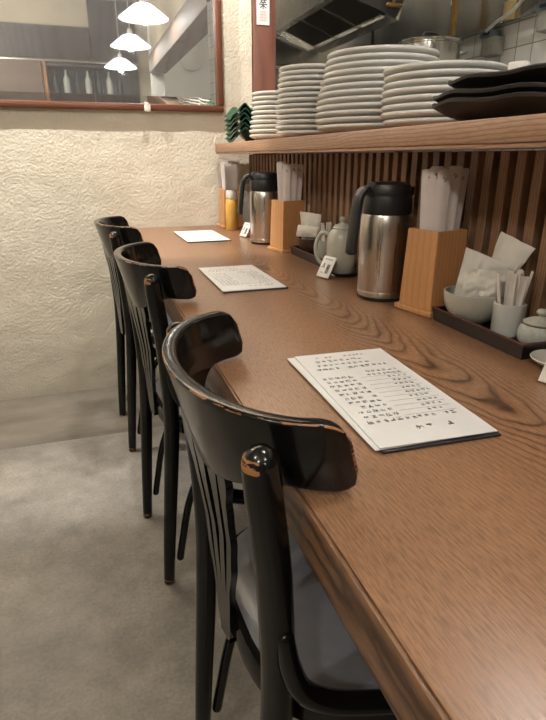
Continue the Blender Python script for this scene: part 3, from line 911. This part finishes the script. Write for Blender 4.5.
# black shallow dishes
def wobfun(seed):
    def f(a, r, z):
        k = max(0, (r-.08)/.1)
        return (.006*k*mnoise.noise((math.cos(a)*2.2, math.sin(a)*2.2, seed)), .008*k*mnoise.noise((math.cos(a)*2.5, math.sin(a)*2.5, seed+5)))
    return f
def bprof(r, h): return [(0, .001), (r*.55, .001), (r*.6, 0), (r*.66, .002), (r*.85, h*.5), (r, h), (r+.001, h+.004), (r-.004, h+.006), (r*.84, h*.5+.006), (r*.6, .009), (0, .008)]
for i, (nm, z, dx, dy, rr, rx) in enumerate((('bottom', 0, 0, 0, .168, 0), ('middle', .0125, .004, .004, .168, .0), ('top', .0385, .016, -.012, .164, .06))):
    o = link('black_platter', lathe(bprof(rr, .027), 56, wob=wobfun(2.0)), M['black_dish'], None, (.722+dx, .795+dy, SZ+z+(.004 if rx else 0)))
    o.rotation_euler = (0, -rx, 0)
    tag(o, {'bottom': 'wide black shallow platter lying directly on the shelf at right', 'middle': 'wide black shallow platter in the middle of the black pile', 'top': 'wide black tilted platter on top of the black pile at right'}[nm], 'platter', 'black platters on the shelf')
# green corrugated dishes
for i in range(6):
    def f(u, v):
        x = (u-.5)*.15; y = (v-.5)*.17
        ph = (u - .27)*1.9*2*PI + PI/2
        tri = 2/PI*math.asin(math.sin(ph)*.9)
        return (x, y, .025*tri + .008*math.cos(v*PI*2))
    bm = sheet(f, 40, 12, .0042)
    z0 = min(v.co.z for v in bm.verts)
    o = link('wavy_dish', bm, M['green_dish'], None, (.643, 2.235, SZ - z0 + i*.0165)); o.rotation_euler = (0, 0, rnd.uniform(-.05, .05)*(i > 0))
    tag(o, 'dark green wavy dish, %s of the corrugated pile by the wall' % ('topmost' if i == 5 else 'bottom' if i == 0 else ORD[i] + ' from the bottom'), 'dish', 'green wavy dishes')

# ------------------------------------------------------------------ kitchen
t = thing('range_hood', 'stainless kitchen range hood with dark filters above the plates', 'hood', (1.5, 3.1, 1.66))
y0, y1 = 2.66, 3.58
under(t, 'hood_lip', extrude_poly([(1.19, y0, 1.735), (1.215, y0, 1.725), (1.235, y0, 1.76), (1.235, y0, 2.3), (1.19, y0, 2.3)], (0, y1-y0, 0)), M['sheet'], smooth=False)
A_, Bq = Vector((1.245, 0, 1.75)), Vector((1.46, 0, 1.672))
def onp(q, yy, off=0): 
    v = A_*(1-q) + Bq*q; nn = Vector((-(Bq-A_).z, 0, (Bq-A_).x)).normalized()
    if nn.z > 0: nn = -nn
    v = v + nn*off; return Vector((v.x, yy, v.z))
npan = 3; wpan = (y1 - .02 - y0 - .05)/npan
for k in range(npan):
    ya = y0 + .04 + k*wpan; yb_ = ya + wpan - .025
    bm = extrude_poly([onp(.06, ya), onp(.94, ya), onp(.94, yb_), onp(.06, yb_)], (.004, 0, .012))
    under(t, 'grease_filter', bm, M['dark_gray'], smooth=False)
for yy in [y0+.025+k*wpan for k in range(npan+1)]:
    under(t, 'filter_frame', extrude_poly([onp(.0, yy-.010, .004), onp(1, yy-.010, .004), onp(1, yy+.012, .004), onp(0, yy+.012, .004)], (.004, 0, .012)), M['sheet'], smooth=False)
under(t, 'drip_trough', extrude_poly([(1.455, y0, 1.66), (1.52, y0, 1.648), (1.53, y0, 1.69), (1.465, y0, 1.675)], (0, y1-y0, 0)), M['sheet'], smooth=False)
under(t, 'end_plate', extrude_poly([(1.195, y0-.003, 1.737), (1.5, y0-.003, 1.655), (1.64, y0-.003, 1.95), (1.64, y0-.003, 2.3), (1.195, y0-.003, 2.3)], (0, -.008, 0)), M['dark_gray'], smooth=False)
bm = tube([(1.47, y0-.03, 1.70), (1.47, y0-.03, 1.74)], .008, 10, 2); tube([(1.44, y0-.03, 1.70), (1.51, y0-.03, 1.70)], .009, 10, 2, bm); tube([(1.47, y0-.03, 1.70), (1.47, y0-.009, 1.70)], .007, 10, 2, bm)
under(t, 'valve', bm, M['brass'])
# steel cladding over the tiles and on the end wall
o = link('steel_panel', bb(1.885, 1.917, 1.3, 3.6, 1.60, 2.6, .004), M['sheet'], smooth=False); tag(o, 'stainless steel sheet on the kitchen wall above the white tiles', 'wall panel')
struct(link('trim_7', bb(.84, 1.9, KE-.07, KE-.0005, 1.545, 1.57, .004), M['sheet']))
t = thing('kitchen_counter', 'stainless steel work bench in the kitchen behind the plates', 'workbench', (1.6, 2.2, 0))
under(t, 'bench_top', bb(1.25, 1.91, .0, 3.6, .84, .88, .004), M['sheet']); under(t, 'bench_cabinet', bb(1.30, 1.91, .0, 3.6, 0, .839), M['sheet'], smooth=False)
t = thing('over_shelf', 'stainless over-shelf above the kitchen work bench', 'shelf', (1.45, 2.0, .881))
under(t, 'shelf_plate', bb(1.27, 1.9, .6, 3.2, 1.235, 1.255, .003), M['sheet'])
for xx, yy in ((1.29, .62), (1.88, .62), (1.29, 3.18), (1.88, 3.18)):
    under(t, 'post', bb(xx-.015, xx+.015, yy-.015, yy+.015, .881, 1.2345), M['sheet'])
# steel pot
t = thing('stock_pot', 'stainless stock pot with flat lid behind the tallest plates', 'pot', (1.60, 2.50, 1.2555))
link('pot_body', lathe([(0, 0), (.135, 0), (.14, .006), (.14, .26), (.146, .262), (.146, .268), (.137, .268), (.137, .01), (0, .01)], 48), M['sheet'], t)
link('pot_lid', lathe([(0, .2685), (.148, .2685), (.15, .276), (.14, .281), (.05, .29), (0, .291)], 48), M['sheet'], t)
link('lid_handle', tube([(-.045, 0, .289), (-.03, 0, .312), (.03, 0, .312), (.045, 0, .289)], .007, 10, 6), M['black_plastic'], t)
for s in (-1, 1): link('side_handle', tube([(s*.139, -.04, .235), (s*.178, -.035, .24), (s*.178, .035, .24), (s*.139, .04, .235)], .007, 10, 6), M['sheet'], t)
tag(link('gas_pipe', tube([(1.80, 2.62, 1.2555), (1.80, 2.62, 1.6), (1.80, 2.62, 2.2)], .014, 14, 4), M['brass']), 'upright brass pipe by the steel kitchen wall right of the hood', 'pipe')
tag(link('salt_cup', lathe([(0, 0), (.028, 0), (.03, .004), (.0335, .045), (.029, .052), (0, .053)], 32), M['white_plastic'], None, (1.31, 1.545, 1.2555)), 'white plastic cup behind the black platters in the kitchen', 'cup')
# holders clipped to the tiles
def holder(label, y, z):
    r = thing('wall_holder', label, 'holder', (1.915, y, z), 0, 'blue grey holders on the kitchen tiles')
    link('clip_plate', B((-.0315, .012, .046), (.063, .075, .030), .004), M['blue_plastic'], r)
    link('cup_box', extrude_poly([(-.002, -.05, -.045), (-.05, -.045, -.04), (-.055, -.05, .03), (-.002, -.055, .03)], (0, .09, 0)), M['holder_cup'], r)
    link('dark_slot', B((-.0665, .000, .046), (.006, .045, .014), .002), M['black_plastic'], r)
    return r
h1 = holder('blue grey plastic holder on the tiles left of the cable bracket', 2.43, 1.525)
copy_tree(h1, (1.915, 2.085, 1.565), None, 'blue grey plastic holder on the tiles at the right edge')
o = link('cable_bracket', bb(1.862, 1.885, 2.29, 2.35, 1.605, 1.68, .004), M['beige']); tag(o, 'beige bracket on the kitchen tiles holding a white cable', 'bracket')
tag(link('white_cable', tube([(1.845, 2.42, 1.58), (1.845, 2.36, 1.605), (1.84, 2.26, 1.625), (1.82, 2.15, 1.665), (1.8, 2.03, 1.70), (1.8, 1.8, 1.74)], .0075, 10, 8), M['cable']), 'thin white cable running from the holder along the tiles', 'cable')
tag(link('white_hose', tube([(1.70, 2.20, CZ-.004), (1.70, 2.20, 2.2), (1.70, 2.20, 1.83), (1.70, 2.19, 1.74), (1.70, 2.15, 1.655), (1.70, 2.06, 1.625), (1.70, 1.95, 1.625), (1.70, 1.7, 1.64)], .012, 12, 8), M['cable']), 'thick white hose looping down at the upper right of the kitchen', 'hose')
# hanging utensil tray above
o = link('hanging_pan', lathe([(0, 0), (.13, 0), (.15, .03), (.155, .032), (.155, .036), (.145, .034), (0, .006)], 40), M['sheet'], None, (1.62, 2.40, 1.80)); tag(o, 'shallow steel pan hanging by the hood at the top edge', 'pan')

# kitchen strip lights
for yy in (.4, 2.2):
    t = thing('strip_light', 'fluorescent strip light on the kitchen ceiling, %s' % ('over the nearer end' if yy < 1 else 'over the farther end'), 'light', (1.1, yy, 2.69))
    link('fixture', B((0, 0, .03), (.10, 1.1, .055), .004), M['white_paint'], t)
    link('tube', tube([(0, -.5, -.022), (0, .5, -.022)], .014, 12, 4), M['tube'], t)

# ------------------------------------------------------------------ pendant lamps over the counter
def pendant(label, loc):
    r = thing('pendant_lamp', label, 'lamp', loc, 0, 'white pendant lamps over the counter')
    link('lamp_shade', lathe([(.168, 0), (.170, .003), (.075, .074), (.055, .086), (.02, .09), (.02, .086), (.053, .082), (.072, .070), (.163, .002), (.168, 0)], 48), M['shade'], r)
    link('bulb', lathe([(0, -.030), (.018, -.027), (.031, -.012), (.034, .006), (.028, .026), (.018, .045), (.016, .06), (0, .062)], 28), M['bulb'], r)
    link('cap', lathe([(0, .0905), (.022, .0905), (.022, .12), (.01, .14), (0, .141)], 24), M['white_plastic'], r)
    link('cord', tube([(0, 0, .14), (0, 0, CZ - loc[2] - .004)], .003, 8, 2), M['white_plastic'], r)
    return r
p0 = pendant('white conical pendant lamp above the counter, largest in the mirror', (.53, .48, 1.93))
copy_tree(p0, (.53, -.59, 1.93), None, 'white conical pendant lamp above the counter, middle one in the mirror')
copy_tree(p0, (.53, -1.85, 1.93), None, 'white conical pendant lamp above the counter, lowest and smallest in the mirror')
for ob in list(COL.objects):
    if ob.name.startswith('cord') and ob.parent: pass

# ------------------------------------------------------------------ far end of the room, seen in the mirror
o = link('wall_cabinet', bb(-2.0, -.29, FY+.032, FY+.35, .0, 2.04, .006), M['beam']); tag(o, 'tan cabinet on the far wall, reflected at the left of the mirror', 'cabinet')
t = thing('drink_shelves', 'dark shelves on the far wall reflected in the mirror', 'shelves', (-.1, FY, 1.2))
for zz in (1.3, 1.70, 2.0):
    under(t, 'shelf_board', bb(-.24, .7, FY+.037, FY+.28, zz, zz+.03, .003), M['dark_wood'])
under(t, 'upright', bb(-.285, -.245, FY+.032, FY+.30, .0, 2.038, .003), M['box_wood'])
R = random.Random(3)
for i in range(7):
    o = link('stored_bottle', lathe([(0, 0), (.035, 0), (.036, .004), (.036, .15), (.014, .2), (.014, .25), (0, .25)], 20), M['speckle'] if i % 2 else M['black_plastic'], None, (-.16 + i*.12, FY+.16, 1.7305))
    tag(o, 'bottle on the dark far shelf reflected in the mirror', 'bottle', 'bottles on the far shelf')
tag(link('duct_pipe', tube([(-2.29, FY+.12, 2.0725), (.79, FY+.12, 2.0725)], .03, 20, 2, dome=False), M['sheet']), 'long dull steel duct along the far wall, reflected in the mirror', 'duct')
o = link('round_wall_lamp', lathe([(0, 0), (.11, 0), (.12, .01), (.12, .04), (.10, .05), (0, .05)], 40), M['white_plastic'], None, (1.22, -1.4695, 2.0)); o.rotation_euler = (-PI/2, 0, 0); tag(o, 'round white fitting on the kitchen near wall, reflected in the mirror', 'wall fitting')

# ------------------------------------------------------------------ lights
def spot(name, loc, target, power, size, blend, rad, col):
    l = bpy.data.lights.new(name, 'SPOT'); l.energy = power; l.spot_size = math.radians(size); l.spot_blend = blend; l.shadow_soft_size = rad; l.color = col
    o = bpy.data.objects.new(name, l); COL.objects.link(o); o.location = loc
    o.rotation_euler = (Vector(target) - Vector(loc)).to_track_quat('-Z', 'Y').to_euler(); return o
def point(name, loc, power, rad, col):
    l = bpy.data.lights.new(name, 'POINT'); l.energy = power; l.shadow_soft_size = rad; l.color = col
    o = bpy.data.objects.new(name, l); COL.objects.link(o); o.location = loc; return o
WARM = (1.0, .985, .94)
point('wall_downlight', (-.58, 1.98, 2.32), 105, .010, WARM)
point('wall_downlight', (.38, 1.98, 2.32), 58, .012, WARM)
point('aisle_lamp', (-1.15, .0, 2.45), 34, .05, WARM)
point('aisle_lamp', (-1.0, -1.3, 2.45), 48, .06, WARM)
wd = bpy.data.worlds.new('room'); S.world = wd; wd.use_nodes = True
wd.node_tree.nodes['Background'].inputs[0].default_value = (.02, .018, .016, 1)

# ------------------------------------------------------------------ camera
f, H = 545.0, 1.036
p = math.atan2(203, f); yaw = math.atan2(194, math.hypot(f, 203))
cp, sp_, cy, sy = math.cos(p), math.sin(p), math.cos(yaw), math.sin(yaw)
Fv = Vector((sy*cp, cy*cp, -sp_)); Rv = Vector((cy, -sy, 0)); Uv = Rv.cross(Fv)
cam = bpy.data.cameras.new('camera'); co = bpy.data.objects.new('camera', cam); COL.objects.link(co)
cam.sensor_fit = 'VERTICAL'; cam.sensor_height = 36.0; cam.lens = 36.0 * f / 720; cam.clip_start = .02
co.matrix_world = Matrix(((Rv.x, Uv.x, -Fv.x, 0), (Rv.y, Uv.y, -Fv.y, 0), (Rv.z, Uv.z, -Fv.z, H), (0, 0, 0, 1)))
S.camera = co
S.view_settings.view_transform = 'Standard'; S.view_settings.look = 'None'
S.view_settings.exposure = 0.0; S.view_settings.gamma = 1.0; S.view_settings.use_curve_mapping = False
